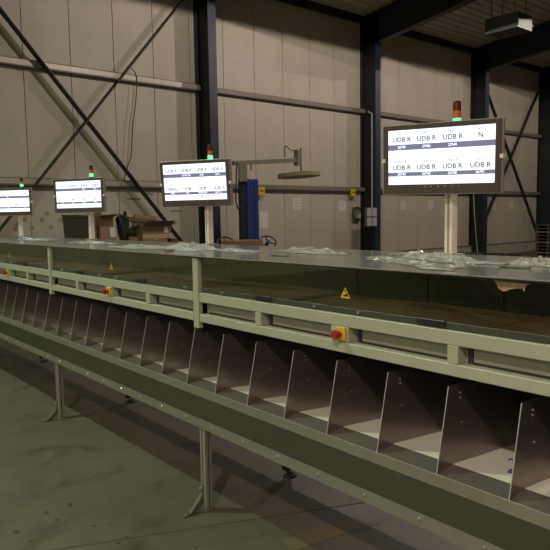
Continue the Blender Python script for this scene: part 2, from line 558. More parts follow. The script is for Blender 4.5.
def build_section():
    root = empty('sorting_section', (XT, Y0, 0))
    ga, gb = -0.0335, L - 0.0345
    # frame
    MB().box((0, 0.031, 1.195), (0.05, L - 0.0345, 1.246), 0.003).build('upper_rail', M['frame'], root)
    MB().box((0, 0.031, 1.086), (0.05, L - 0.0345, 1.130), 0.003).build('lower_rail', M['frame'], root)
    MB().box((-0.001, -0.026, 1.049), (0.028, 0.026, 1.4355), 0.003).build('stanchion', M['frame'], root)
    for k, w in ((1, 0.044), (2, 0.10), (3, 0.044)):
        yc = k * L / 4
        MB().box((0.0, yc - w / 2, 1.1305), (0.05, yc + w / 2, 1.1945), 0.002).build('rail_post', M['frame'], root)
        MB().box((0.046, yc - w / 2 - 0.030, 1.1305), (0.0505, yc - w / 2 - 0.010, 1.1945)).build('recess_gap', M['inside_dark'], root)
    ys = [0.031, L / 4 - 0.023, L / 4 + 0.023, L / 2 - 0.05, L / 2 + 0.05, 3 * L / 4 - 0.023, 3 * L / 4 + 0.023, L - 0.0345]
    for k in range(4):
        MB().box((0.051, ys[2 * k] - 0.01, 1.10), (0.054, min(ys[2 * k + 1] + 0.01, gb), 1.22)).build('recess_plate', M['recess'], root)
        MB().box((0.042, ys[2 * k] + 0.012, 1.131), (0.0505, ys[2 * k + 1] - 0.03, 1.137)).build('recess_sill', M['inside_dark'], root)
    # emergency stop on the wide post
    es = MB().box((-0.010, L / 2 - 0.040, 1.137), (-0.0005, L / 2 + 0.014, 1.193), 0.003).build('emergency_stop', M['yellow'], root)
    es['label'] = 'yellow box with red mushroom push button'
    st = MB(); st.cyl((-0.0105, L / 2 - 0.010, 1.165), (-0.030, L / 2 - 0.010, 1.165), 0.013); st.cyl((-0.030, L / 2 - 0.010, 1.165), (-0.044, L / 2 - 0.010, 1.165), 0.020, 0.018)
    st.build('button', M['red'], es, smooth=True)
    # hood window
    MB().box((0.015, 0.031, 1.2465), (0.0235, L - 0.0345, 1.272), 0.002).build('window_sill', M['sill'], root)
    MB().box((0.018, 0.034, 1.2725), (0.023, L - 0.034, 1.4355)).build('window_pane', M['pane'], root)
    for yy in (0.12, 0.985, 1.24, 1.93):
        MB().cyl((0.0145, yy, 1.264), (0.0, yy, 1.264), 0.0085, 0.007, n=12).build('knob', M['zinc'], root, smooth=True)
    hd = MB().box((0.002, L * 0.295 - 0.062, 1.2555), (0.0145, L * 0.295 + 0.062, 1.277), 0.004)
    hd.build('handle', M['black'], root)
    MB().box((0.002, L * 0.735 - 0.062, 1.2555), (0.0145, L * 0.735 + 0.062, 1.277), 0.004).build('handle', M['black'], root)
    c = Vector((0.0172, L / 2 - 0.018, 1.3115))
    tri = MB().prism([c + Vector((0, -0.028, 0)), c + Vector((0, 0.028, 0)), c + Vector((0, 0, 0.047))], (0.0006, 0, 0)).build('warning_sticker', M['yellow'], root)
    tri['label'] = 'yellow triangular hand hazard warning sticker'
    MB().prism([c + Vector((-0.0008, -0.014, 0.008)), c + Vector((-0.0008, 0.012, 0.008)), c + Vector((-0.0008, 0.012, 0.013)), c + Vector((-0.0008, -0.002, 0.016)), c + Vector((-0.0008, -0.012, 0.024)), c + Vector((-0.0008, -0.014, 0.02))], (0.0006, 0, 0)).build('pictogram', M['black'], tri)
    MB().prism([c + Vector((-0.0008, -0.004, 0.026)), c + Vector((-0.0008, 0.004, 0.026)), c + Vector((-0.0008, 0.001, 0.04)), c + Vector((-0.0008, -0.001, 0.04))], (0.0006, 0, 0)).build('pictogram', M['black'], tri)
    # interior of the hood
    MB().box((0.056, ga, 1.176), (0.86, gb, 1.196)).build('deck', M['inside'], root)
    jy = [ga, 0.345, 0.80, 1.22, 1.70, gb]
    for k in range(5):
        MB().box((0.78, jy[k] + 0.006, 1.197), (0.792, jy[k + 1] - 0.006, 1.4355)).build('back_panel', M['inside'], root)
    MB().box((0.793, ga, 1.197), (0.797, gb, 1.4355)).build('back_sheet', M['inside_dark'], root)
    cy = [ga, 0.56, 1.165, 1.70, gb]
    for k in range(4):
        o = MB().box((0.27, cy[k] + 0.004, 0), (0.70 - 0.03 * (k % 2), cy[k + 1] - 0.004, 0.012)).build('carrier_plate', M['carrier'], root, loc=(0, 0, 1.206))
        o.rotation_euler = (R(0.5 if k % 2 else -0.25), 0, 0)
        if k % 2: o.location.z = 1.200
    # top sheet
    MB().box((-0.012, ga, 1.4415), (0.915, gb, 1.4465), 0.001).build('top_sheet', M['top'], root)
    MB().box((-0.010, ga, 1.4365), (0.011, gb, 1.4410)).build('edge_seal', M['black'], root)
    MB().box((0.90, ga, 0.46), (0.912, gb, 1.4410)).build('rear_light_blocker', M['frame'], root)  # unseen panel, added to block light from behind
    # compartments
    dm = em = rm = None
    for k in range(8):
        yy = 0.014 + k * P
        if dm is None:
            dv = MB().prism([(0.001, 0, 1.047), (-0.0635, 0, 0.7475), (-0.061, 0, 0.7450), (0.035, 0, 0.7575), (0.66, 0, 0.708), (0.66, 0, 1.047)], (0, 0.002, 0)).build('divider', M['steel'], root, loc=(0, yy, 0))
            dm = dv.data
            e = MB().prism([(0.0, -0.0005, 1.0475), (-0.066, -0.0005, 0.747), (-0.0635, -0.0005, 0.746), (0.0025, -0.0005, 1.0475)], (0, 0.003, 0)).build('edge', M['edge'], dv); em = e.data
            r = MB().cyl((0, 0, 0), (0, -0.002, 0), 0.0042, n=8).build('rivet', M['zinc'], dv, loc=(0.075, 0, 1.01)); rm = r.data
            link('rivet', rm, dv, (0.075, 0, 0.992)); link('rivet', rm, dv, (0.085, 0, 0.90))
        else:
            dv = link('divider', dm, root, (0, yy, 0))
            link('edge', em, dv)
            for q in ((0.075, 0, 1.01), (0.075, 0, 0.992), (0.085, 0, 0.90)):
                link('rivet', rm, dv, q)
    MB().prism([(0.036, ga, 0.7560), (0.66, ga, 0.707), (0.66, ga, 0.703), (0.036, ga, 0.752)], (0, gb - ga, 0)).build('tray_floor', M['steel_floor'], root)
    MB().prism([(-0.066, ga, 0.7440), (0.0335, ga, 0.7560), (0.0335, ga, 0.752), (-0.066, ga, 0.7400)], (0, gb - ga, 0)).build('tray_ramp', M['ramp'], root)
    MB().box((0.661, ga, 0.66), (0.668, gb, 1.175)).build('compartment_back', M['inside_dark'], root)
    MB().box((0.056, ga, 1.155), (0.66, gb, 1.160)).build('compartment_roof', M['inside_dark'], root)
    # tray front
    MB().prism([(-0.0705, ga, 0.7475), (-0.0675, ga, 0.7475), (-0.0675, ga, 0.705), (-0.0705, ga, 0.7045)], (0, gb - ga, 0)).build('tray_lip', M['strip'], root)
    MB().box((-0.0712, ga, 0.7476), (-0.0668, gb, 0.7492)).build('lip_edge', M['edge'], root)
    MB().prism([(-0.0700, ga, 0.7043), (-0.0675, ga, 0.7043), (0.0025, ga, 0.542), (-0.0005, ga, 0.541)], (0, gb - ga, 0)).build('apron', M['apron'], root)
    MB().box((-0.001, ga, 0.487), (0.0025, gb, 0.5405)).build('bolt_strip', M['strip'], root)
    bm_ = None
    for k in range(8):
        yy = 0.137 + k * P
        if bm_ is None:
            o = MB().cyl((-0.0012, 0, 0), (-0.0065, 0, 0), 0.0075, 0.005, n=10).build('bolt', M['zinc'], root, smooth=True, loc=(0, yy, 0.517)); bm_ = o.data
        else:
            link('bolt', bm_, root, (0, yy, 0.517))
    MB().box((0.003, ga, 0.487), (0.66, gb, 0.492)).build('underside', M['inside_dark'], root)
    # front leg: slotted aluminium profile with a bolted floor bracket
    yl = -0.008
    leg = MB()
    leg.box((0.010, yl - 0.024, 0.02), (0.058, yl + 0.024, 0.4865), 0.003)
    lg = leg.build('leg', M['alu'], root)
    MB().box((0.0085, yl - 0.004, 0.021), (0.0099, yl + 0.004, 0.486)).build('slot', M['alu_dark'], lg)
    MB().box((0.030, yl - 0.0256, 0.021), (0.038, yl - 0.0242, 0.486)).build('slot', M['alu_dark'], lg)
    MB().box((0.012, yl - 0.022, 0), (0.056, yl + 0.022, 0.0195), 0.002).build('foot_plate', M['zinc'], lg)
    br = MB().prism([(0.008, yl - 0.0, 0.155), (0.004, yl, 0.155), (0.0015, yl, 0.090), (-0.080, yl, 0.012), (-0.118, yl, 0.008), (-0.118, yl, 0.001), (-0.050, yl, 0.001), (0.008, yl, 0.050)], (0, 0.026, 0)).build('floor_bracket', M['alu_dark'], lg)
    for z in (0.135, 0.098):
        MB().cyl((0.0035, yl + 0.011, z), (-0.005, yl + 0.011, z), 0.009, n=8).build('bracket_bolt', M['zinc'], lg)
    MB().cyl((-0.098, yl + 0.011, 0.0085), (-0.098, yl + 0.011, 0.022), 0.010, n=8).build('bracket_bolt', M['zinc'], lg)
    # rear leg with levelling foot
    lr = MB().box((0.665, 0.005, 0.10), (0.71, 0.05, 0.66), 0.003).build('rear_leg', M['alu'], root)
    ft = MB(); ft.cyl((0.688, 0.028, 0.0), (0.688, 0.028, 0.012), 0.045, 0.04, n=20); ft.cyl((0.688, 0.028, 0.012), (0.688, 0.028, 0.03), 0.03, 0.012, n=20)
    ft.build('levelling_foot', M['rubber'], lr, smooth=True)
    MB().cyl((0.688, 0.028, 0.03), (0.688, 0.028, 0.10), 0.009, n=10).build('spindle', M['zinc'], lr)
    MB().cyl((0.688, 0.028, 0.078), (0.688, 0.028, 0.092), 0.016, n=6).build('lock_nut', M['zinc'], lr)
    br2 = MB(); br2.box((0.64, 0.0, 0.045), (0.664, 0.05, 0.10), 0.003)
    br2.build('foot_bracket', M['rubber'], lr)
    return root


sec_labels = ['nearest section of the green framed sorting machine, under the largest monitor',
              'second section of the green framed sorting machine, under the second nearest monitor',
              'third section of the green framed sorting machine, under the third nearest monitor',
              'farthest section of the green framed sorting machine at the left picture edge']
sec = build_section()
tag(sec, sec_labels[0], 'sorting machine', 'sections of the sorting line')
index_children()
for k in range(1, 4):
    c = copy_tree(sec)
    c.location = (XT, Y0 + k * L, 0)
    tag(c, sec_labels[k])

# blue pen marks in the nearest compartments
mk = MB()
def stroke(mb, uv, z0=None, w=0.006):
    pts = []
    for u, v in uv:
        r = ray(u, v)
        # intersect the sloping tray floor: z = 0.7565 - 0.0785*(x - (XT+0.036))
        k = -0.0785
        t = (0.7568 + k * (-(XT + 0.036)) - EYE.z) / (r.z - k * r.x)
        pts.append(EYE + r * t + Vector((0, 0, 0.0006)))
    for a, b in zip(pts, pts[1:]):
        mb.bar(a, b, w, 0.0008)
stroke(mk, [(508.6, 460.6), (510, 459), (512, 458.8), (512.2, 460.4)])
stroke(mk, [(508.0, 472.5), (509.5, 470.5), (511.5, 469), (511.8, 473.2), (508.0, 472.5)])
tag(mk.build('pen_mark', M['blue_ink']), 'blue marker digits written on the tray floor of the nearest compartments', 'marking')

# torn brown tape on the window of the nearest section
px = [(494, 279.6), (500, 280.4), (512, 282), (521, 283), (530, 283.6), (526, 286), (524, 292), (522.5, 288.5), (515, 288.5), (510, 289.5), (504, 291.8), (499, 289)]
tp = MB().prism([on_x(u, v, XT + 0.0165) for u, v in px], (0.0006, 0, 0)).build('torn_tape', M['torn'])
tag(tp, 'torn brown tape remnant stuck on the hood window below the top sheet', 'tape')

# ------------------------------------------------------------------ monitors, posts, signal lights
MS = 0.977         # a little nearer than the posts that carry them
MW, MH = 0.60 * MS, 0.351 * MS
mon = [
    dict(c=(2.627, 1.855, 1.924), yaw=17.0, pit=3.3, rol=-1.1),
    dict(c=(2.619, 4.058, 1.912), yaw=28.6, pit=4.9, rol=0.0),
    dict(c=(2.610, 6.237, 1.898), yaw=32.2, pit=0.5, rol=0.3),
    dict(c=(2.620, 8.395, 1.893), yaw=32.0, pit=1.0, rol=0.0),
]
words = [
    (['UDB R', 'UDB R', 'UDB R', 'N'], ['UDB R'] * 4, ['26799', '27986', '27949', ''], ['26740', '26748', '26748', '26791']),
    (['UDB R', 'UDB R', 'UDB R', 'UDB K'], ['DRAG', 'UDB', 'UDB', 'UDB V'], ['', '26799 268', '2698', '2674'], ['2679', '274', '26748 268', '26791 2']),
    (['N', 'UDB R', 'UDB R', 'UDB R'], ['N', 'N', 'N', 'N'], ['', '', '2679', '2674'], ['267', '274', '2679', '2674']),
    (['N', 'N', 'N', 'UDB'], ['N', 'N', 'UDB', 'N'], ['', '2674', '', ''], ['', '267', '', '26']),
]
mlabels = ['largest and nearest monitor, bright screen of compartment codes, on a cream post', 'second nearest monitor, glowing white screen, left of the blue pallet wrapper mast',
           'third nearest monitor, glowing white screen, in front of the cardboard boxes', 'farthest monitor, cut off by the left picture edge']
tcache = {}


def letter(s, size, material, parent, x, z, yoff):
    key = (s, size, material.name)
    if key not in tcache:
        me = text_mesh(s, size); me.materials.append(material); tcache[key] = me
    o = link('lettering', tcache[key], parent, (x, yoff, z))
    o.rotation_euler = (R(90), 0, 0)
    return o


for m in mon:
    m['c'] = tuple(EYE + (Vector(m['c']) - EYE) * MS)
for k, m in enumerate(mon):
    yaw, pit, rol = R(m['yaw']), R(m['pit']), R(m['rol'])
    r = Vector((math.sin(yaw), -math.cos(yaw), 0)); n = Vector((-math.cos(yaw), -math.sin(yaw), 0))
    u = Vector((0, 0, 1)) * math.cos(pit) + n * math.sin(pit)
    r3 = r * math.cos(rol) + u * math.sin(rol); u3 = u * math.cos(rol) - r * math.sin(rol)
    nn = r3.cross(u3)          # towards the viewer
    bk = -nn
    root = empty('monitor')
    root.matrix_world = Matrix(((r3.x, bk.x, u3.x, m['c'][0]), (r3.y, bk.y, u3.y, m['c'][1]), (r3.z, bk.z, u3.z, m['c'][2]), (0, 0, 0, 1)))
    tag(root, mlabels[k], 'monitor', 'monitors above the sorting line')
    w2, h2 = MW / 2, MH / 2
    # local frame: x right, y away from the viewer, z up
    MB().box((-w2, 0.0, -h2), (w2, 0.034, h2), 0.003).build('housing', M['housing'], root)
    MB().box((-w2 + 0.004, -0.0025, -h2 + 0.004), (w2 - 0.004, -0.0003, h2 - 0.004)).build('bezel', M['bezel'], root)
    MB().box((-0.11, 0.0345, -0.09), (0.11, 0.042, 0.09), 0.003).build('rear_box', M['black'], root)
    sx0, sx1, sz0, sz1 = -w2 + 0.031, w2 - 0.034, -h2 + 0.050, h2 - 0.027
    scr = MB().box((sx0, -0.0034, sz0), (sx1, -0.0026, sz1)).build('screen', M['screen'], root)
    sw, sh = sx1 - sx0, sz1 - sz0
    zz = lambda f: sz1 - f * sh
    MB().box((sx0, -0.0039, zz(0.365)), (sx1, -0.0035, zz(0.262))).build('status_band', M['screen_band'], scr)
    MB().box((sx0, -0.0039, zz(0.845)), (sx1, -0.0035, zz(0.772))).build('status_band', M['screen_band'], scr)
    cols = [sx0 + sw * f for f in (0.134, 0.376, 0.622, 0.874)]
    for c in range(4):
        letter('Fach %d' % (4 - c), 0.019, M['screen_grey'], scr, cols[c], zz(0.055), -0.0037)
        letter('Fach %d' % (8 - c), 0.019, M['screen_grey'], scr, cols[c], zz(0.575), -0.0037)
        letter(words[k][0][c], 0.033, M['screen_dark'], scr, cols[c], zz(0.175), -0.0037)
        letter(words[k][1][c], 0.033, M['screen_dark'], scr, cols[c], zz(0.69), -0.0037)
        if words[k][2][c]: letter(words[k][2][c], 0.017, M['screen_lit'], scr, cols[c], zz(0.312), -0.0042)
        if words[k][3][c]: letter(words[k][3][c], 0.017, M['screen_lit'], scr, cols[c], zz(0.808), -0.0042)
    if k in (1, 2):
        letter('26799  27486  27949', 0.016, M['screen_band'], scr, sx0 + sw * 0.6, zz(0.90), -0.0037)
        letter('26740  26748', 0.016, M['screen_band'], scr, sx0 + sw * 0.6, zz(0.955), -0.0037)
    for i in range(6):
        MB().box((-0.075 + 0.033 * i, -0.0032, sz0 - 0.013), (-0.070 + 0.033 * i, -0.0026, sz0 - 0.009)).build('control_key', M['paper'], root)
    for sgn in (-1, 1):
        MB().box((sgn * (w2 - 0.013), -0.006, -0.012), (sgn * (w2 + 0.003), 0.036, 0.008), 0.001).build('clip', M['post'], root)

posts = [(2.672, 1.818, 1.79), (2.672, 3.958, 3.92), (2.672, 6.095, 6.05), (2.672, 8.275, 8.16)]
plab = ['cream upright post carrying the largest monitor', 'cream upright post carrying the second nearest monitor', 'cream upright post carrying the third nearest monitor', 'cream upright post carrying the farthest monitor']
blab = ['signal light tower lit green above the largest monitor', 'signal light tower lit green above the second nearest monitor', 'signal light tower lit green above the third nearest monitor', 'signal light tower lit green above the farthest monitor']
for k, (px_, py_, pb_) in enumerate(posts):
    root = empty('monitor_post', (px_, py_, 1.4467)); tag(root, plab[k], 'post', 'posts on the machine top')
    mc = Vector(mon[k]['c'])
    zt = 2.06 - 1.4467
    MB().box((-0.0225, -0.0225, 0.006), (0.0225, 0.0225, zt), 0.002).build('profile', M['post'], root)
    MB().box((-0.0232, -0.006, 0.007), (-0.0226, 0.006, zt - 0.01)).build('slot', M['recess'], root)
    MB().box((-0.05, -0.05, 0.0002), (0.05, 0.05, 0.006)).build('base_plate', M['housing'], root)
    MB().bar((0.0, pb_ - py_, zt + 0.003), (0.0, 0.0, zt + 0.003), 0.05, 0.005).build('signal_bracket', M['housing'], root)
    s = empty('signal_tower', (px_, pb_, 2.0660)); tag(s, blab[k], 'signal light', 'signal lights above the monitors')
    MB().cyl((0, 0, 0), (0, 0, 0.014), 0.020, n=18).build('base', M['black'], s, smooth=True)
    for z0, z1, mt, nm in ((0.014, 0.046, 'beacon_green', 'green_lens'), (0.047, 0.082, 'beacon_amber', 'amber_lens'), (0.083, 0.122, 'beacon_red', 'red_lens')):
        MB().cyl((0, 0, z0), (0, 0, z1), 0.0195, n=18).build(nm, M[mt], s, smooth=True)
    MB().cyl((0, 0, 0.122), (0, 0, 0.129), 0.0195, 0.014, n=18).build('cap', M['black'], s, smooth=True)

# ------------------------------------------------------------------ plastic film on the machine top
ZT = 1.4475


def film(u, v, lx, ly, h, rz, lab, seed, dens=26):
    rnd = random.Random(seed)
    p = on_z(u, v, ZT)
    nx, ny = dens, max(6, int(dens * ly / lx))
    bm = bmesh.new(); g = []
    ph = [rnd.uniform(0, 6.28) for _ in range(8)]
    for i in range(nx + 1):
        row = []
        for j in range(ny + 1):
            a, b = i / nx - 0.5, j / ny - 0.5
            edge = 1 + 0.18 * math.sin(9 * a + ph[0]) + 0.12 * math.sin(21 * a + ph[1])
            e2 = 1 + 0.14 * math.sin(8 * b + ph[2])
            fall = max(0.0, 1 - (2 * b) ** 2) * max(0.0, 1 - (2 * a) ** 4)
            z = 0.6 * h * fall * (0.1 + 0.5 * abs(math.sin(11 * a + 4 * b + ph[3])) ** 3 + 0.55 * rnd.random() ** 2)
            row.append(bm.verts.new((a * lx * e2 + rnd.uniform(-.25, .25) * lx / nx, b * ly * edge + rnd.uniform(-.25, .25) * ly / ny, 0.001 + z)))
        g.append(row)
    for i in range(nx):
        for j in range(ny):
            bm.faces.new((g[i][j], g[i + 1][j], g[i + 1][j + 1], g[i][j + 1]))
    me = bpy.data.meshes.new('plastic_film'); bm.to_mesh(me); bm.free(); me.materials.append(M['film'])
    o = link('plastic_film', me, None, (p.x, p.y, ZT))
    o.rotation_euler = (0, 0, rz)
    return tag(o, lab, 'plastic film', 'plastic film scraps on the machine top')


film(437, 258.5, 0.85, 0.20, 0.055, R(60), 'long crumpled clear film bundle left of the largest monitor post', 1, 34)
film(408, 262.5, 0.75, 0.16, 0.03, R(64), 'flat clear film strip in front of the long film bundle', 2)
film(543, 264, 0.30, 0.22, 0.05, R(70), 'crumpled film heap at the right picture edge', 3)
film(311, 252, 0.62, 0.22, 0.05, R(75), 'crumpled clear film between the pallet wrapper and the navy column', 4)
film(189, 249, 0.50, 0.24, 0.085, R(80), 'peaked film heap with a reddish print below the second nearest monitor', 5)
film(141, 247.5, 0.60, 0.26, 0.045, R(84), 'white film lump in front of the open cardboard box', 6)
film(92, 243, 0.9, 0.24, 0.03, R(86), 'flat film below the third nearest monitor', 7)
film(36, 239.5, 1.2, 0.28, 0.035, R(88), 'rumpled film below the farthest monitor', 8)
film(238, 251, 0.5, 0.15, 0.03, R(80), 'thin film scrap right of the second nearest monitor post', 9)
pr = on_z(190, 249.5, ZT + 0.0)
o = MB().prism([(-0.02, -0.03, 0), (0.02, -0.04, 0.0), (0.025, 0.03, 0.0), (-0.01, 0.04, 0.0)], (0, 0, 0.006)).build('printed_label', mat('reddish_print', (0.20, 0.09, 0.085), 0.5, var=0.6, scale=40), loc=(pr.x - 0.16, pr.y, ZT))
tag(o, 'small reddish printed label lying on the film heap', 'label')
# small dark clips on the top
for (u, v, lab) in ((515, 268, 'small grey clip lying on the top sheet near the right edge'), (280, 256, 'small grey clip lying on the top sheet left of the middle')):
    q = on_z(u, v, ZT)
    c = MB(); c.box((-0.012, -0.06, 0), (0.012, 0.06, 0.010), 0.003); c.box((-0.018, 0.03, 0.002), (0.018, 0.055, 0.016), 0.003)
    tag(c.build('cable_clip', M['wrap_grey'], loc=(q.x, q.y, ZT)), lab, 'clip')
# cardboard piece behind the machine top


def carton(name, u0, u1, v0, v1, y, depth, mt, lab, flaps=False, z0=None, tape=True, rz=0.0):
    """box whose front face covers the given pixel rectangle at depth y"""
    a, b = on_y((u0 + u1) / 2, v1, y), on_y((u0 + u1) / 2, v0, y)
    xa, xb = on_y(u0, (v0 + v1) / 2, y).x, on_y(u1, (v0 + v1) / 2, y).x
    w = xb - xa
    zb = a.z if z0 is None else z0
    h = b.z - zb
    root = empty(name, ((xa + xb) / 2, y, zb), rz); tag(root, lab, 'cardboard box', 'cardboard boxes by the wall')
    t = 0.006
    body = MB()
    if flaps:
        body.box((-w / 2, 0, 0), (w / 2, t, h)); body.box((-w / 2, depth - t, 0), (w / 2, depth, h))
        body.box((-w / 2, t, 0), (-w / 2 + t, depth - t, h)); body.box((w / 2 - t, t, 0), (w / 2, depth - t, h))
        body.box((-w / 2 + t, t, 0), (w / 2 - t, depth - t, t))
        body.build('body', M[mt], root)
        MB().prism([(-w / 2, 0, h), (w / 2, 0, h), (w / 2 + 0.03, -0.16, h + flaps), (-w / 2 + 0.05, -0.16, h + flaps)], (0, 0.004, 0.003)).build('flap', M[mt], root)
        MB().prism([(-w / 2, depth, h), (w / 2, depth, h), (w / 2 - 0.03, depth + 0.08, h + 0.2), (-w / 2 + 0.03, depth + 0.08, h + 0.2)], (0, 0.004, 0.003)).build('flap', M['card_dark'], root)
        MB().prism([(w / 2, 0, h), (w / 2, depth, h), (w / 2 + 0.17, depth, h + 0.06), (w / 2 + 0.17, 0.0, h + 0.06)], (0.003, 0, 0.004)).build('flap', M['card_dark'], root)
    else:
        body.box((-w / 2, 0, 0), (w / 2, depth, h), 0.004)
        body.build('body', M[mt], root)
        if tape:
            tb = MB(); tb.box((-0.03, -0.002, h * 0.55), (0.03, -0.0002, h)); tb.build('tape', M['tape'], root)
            MB().box((-0.03, -0.002, h + 0.0005), (0.03, depth, h + 0.002)).build('tape', M['tape'], root)
    return root, w, h


def support(x, y, w, d, ztop, lab):
    """flat pallet stack carrying the boxes (below the visible part)"""
    root = empty('pallet_stack', (x, y, 0)); tag(root, lab, 'pallets')
    n = max(1, int(ztop / 0.148)); ph = ztop / n
    for k in range(n):
        z = k * ph
        pl = MB()
        for i in range(3):
            pl.box((-w / 2, d * i / 2 * 0.86, z), (w / 2, d * i / 2 * 0.86 + d * 0.14, z + ph * 0.62))
        pl.build('bearer', M['wood'], root)
        for i in range(5):
            MB().box((-w / 2 + i * w / 5 + 0.01, 0, z + ph * 0.63), (-w / 2 + (i + 1) * w / 5 - 0.01, d, z + ph * 0.999)).build('deck_board', M['wood'], root)
    return root


YP = 11.9
base_a = on_y(105, 250, YP).z
for u0, u1, lab in ((90.3, 120.6, 'wooden pallet stack under the boxes behind the third nearest monitor'), (121.4, 139.2, 'narrow wooden pallet stack under the low box and the black bag'), (140.0, 179.0, 'wooden pallet stack under the open cardboard box')):
    xa, xb = on_y(u0, 250, YP).x, on_y(u1, 250, YP).x
    support((xa + xb) / 2, YP - 0.02, xb - xa, 0.85, base_a, lab)
r1, w1, h1 = carton('cardboard_box', 100.5, 116.5, 227, 242, YP, 0.5, 'card2', 'cardboard box with a white shipping label behind the third nearest monitor', z0=base_a, tape=False)
MB().box((w1 / 2 - 0.14, -0.003, h1 * 0.55), (w1 / 2 - 0.02, -0.0003, h1 * 0.98)).build('shipping_label', M['paper'], r1)
tm = text_mesh('G.amax', 0.10); tm.materials.append(M['card_dark'])
o = link('lettering', tm, r1, (-0.02, -0.0015, h1 * 0.28)); o.rotation_euler = (R(90), 0, 0)
z1 = r1.location.z + h1
carton('cardboard_box', 98, 113.5, 217, 227.2, YP + 0.02, 0.5, 'card', 'upper cardboard box with open flap, stacked on the labelled box', flaps=0.04, z0=z1 + 0.001)
carton('cardboard_box', 90.5, 97, 220, 242, YP + 0.05, 0.5, 'card', 'tall cardboard box left of the labelled box, beside the cream post', z0=base_a, tape=False)
r2, w2_, h2_ = carton('cardboard_box', 143, 167.5, 234, 243.5, YP, 0.55, 'card2', 'wide cardboard box with pale tape under the open box', z0=base_a)
MB().box((-w2_ / 2, -0.003, h2_ - 0.09), (w2_ / 2, -0.0025, h2_ - 0.002)).build('tape', M['tape'], r2)
z2 = r2.location.z + h2_
r3_, w3_, h3_ = carton('cardboard_box', 142.5, 171, 226, 234, YP + 0.02, 0.5, 'card', 'open cardboard box with raised flap, stacked on the wide box', flaps=0.11, z0=z2 + 0.001)
MB().box((w3_ / 2 - 0.17, -0.003, 0.02), (w3_ / 2 - 0.08, -0.0003, h3_ - 0.02)).build('shipping_label', M['paper'], r3_)
carton('cardboard_box', 129.5, 138, 237, 243, YP + 0.03, 0.4, 'card', 'low cardboard box between the two box stacks', z0=base_a, tape=False)
carton('cardboard_box', 171.5, 178, 238.5, 246, YP + 0.05, 0.4, 'card_dark', 'small dark cardboard box at the foot of the black brace', z0=base_a, tape=False)
# leaning scrap cardboard between the boxes
zc = base_a + 0.14
for k, (u0, v0, u1, v1) in enumerate(((128, 219, 154, 222), (134, 216.5, 156, 219), (124, 231, 139, 226), (123, 236, 138, 231), (126, 238, 140, 234.5), (130, 229, 137.5, 225))):
    a, b = on_y(u0, v0, YP + 0.12 + 0.06 * k), on_y(u1, v1, YP + 0.12 + 0.06 * k)
    sc = MB().bar((0, 0, 0), b - a, 0.05 + 0.02 * (k % 3), 0.09 if k < 2 else 0.05, up=(0, 0.3, 1)).build('cardboard_scrap', M['card_dark' if k % 2 == 0 else 'card'], loc=a)
    tag(sc, ['flat folded cardboard lying on top of the scrap pile', 'topmost folded cardboard strip behind the open box', 'torn cardboard strip just right of the black bag', 'second torn cardboard strip below the black bag', 'lowest torn cardboard strip on the low box', 'short torn cardboard piece in the middle of the scrap pile'][k], 'cardboard', 'scrap cardboard in the box pile')


def blob(name, c, rad, material, lab, cat, seed):
    rnd = random.Random(seed)
    bm = bmesh.new()
    bmesh.ops.create_icosphere(bm, subdivisions=3, radius=1)
    ph = [Vector((rnd.uniform(-1, 1), rnd.uniform(-1, 1), rnd.uniform(-1, 1))) * 5 for _ in range(5)]
    for v in bm.verts:
        k = 1 + sum(0.10 * math.sin(p.dot(v.co) * 1.4 + i) for i, p in enumerate(ph)) + rnd.uniform(-.05, .05)
        v.co = Vector((v.co.x * rad[0], v.co.y * rad[1], v.co.z * rad[2])) * k
    me = bpy.data.meshes.new(name); bm.to_mesh(me); bm.free(); me.materials.append(material)
    return tag(link(name, me, None, c), lab, cat)


cb = on_y(123.2, 229.5, YP + 0.16)
blob('refuse_bag', cb, (0.13, 0.14, 0.33), M['bag'], 'crumpled black plastic bag between the cardboard boxes', 'bag', 3)
# olive wheeled bin
a, b = on_y(73, 216.5, YP), on_y(89, 216.5, YP)
c = on_y(80, 216.5, YP)
root = empty('refuse_bin', ((a.x + b.x) / 2, YP, 0)); tag(root, 'dark olive plastic bin left of the cardboard boxes', 'bin')
w = b.x - a.x; zt = c.z
bn = MB()
bn.prism([(-w / 2 + 0.03, 0.03, 0.02), (w / 2 - 0.03, 0.03, 0.02), (w / 2 - 0.03, 0.5, 0.02), (-w / 2 + 0.03, 0.5, 0.02)], (0, 0, 0.05))
body = bmesh.new()
lo = [(-w / 2 + 0.07, 0.05, 0.07), (w / 2 - 0.05, 0.05, 0.07), (w / 2 - 0.05, 0.5, 0.07), (-w / 2 + 0.07, 0.5, 0.07)]
hi = [(-w / 2, 0.0, zt), (w / 2, 0.0, zt + 0.0), (w / 2, 0.55, zt + 0.02), (-w / 2, 0.55, zt + 0.02)]
vl = [body.verts.new(p) for p in lo]; vh = [body.verts.new(p) for p in hi]
body.faces.new(vl)
for k in range(4):
    body.faces.new((vl[k], vl[(k + 1) % 4], vh[(k + 1) % 4], vh[k]))
bmesh.ops.recalc_face_normals(body, faces=body.faces[:])
me = bpy.data.meshes.new('body'); body.to_mesh(me); body.free(); me.materials.append(M['bin'])
link('body', me, root)
rim = MB()
rim.bar(Vector(hi[0]), Vector(hi[1]), 0.035, 0.035); rim.bar(Vector(hi[2]), Vector(hi[3]), 0.035, 0.035)
rim.bar(Vector(hi[1]), Vector(hi[2]), 0.035, 0.035); rim.bar(Vector(hi[3]), Vector(hi[0]), 0.035, 0.035)
rim.build('rim', M['bin'], root)
bn.build('base', M['black'], root)

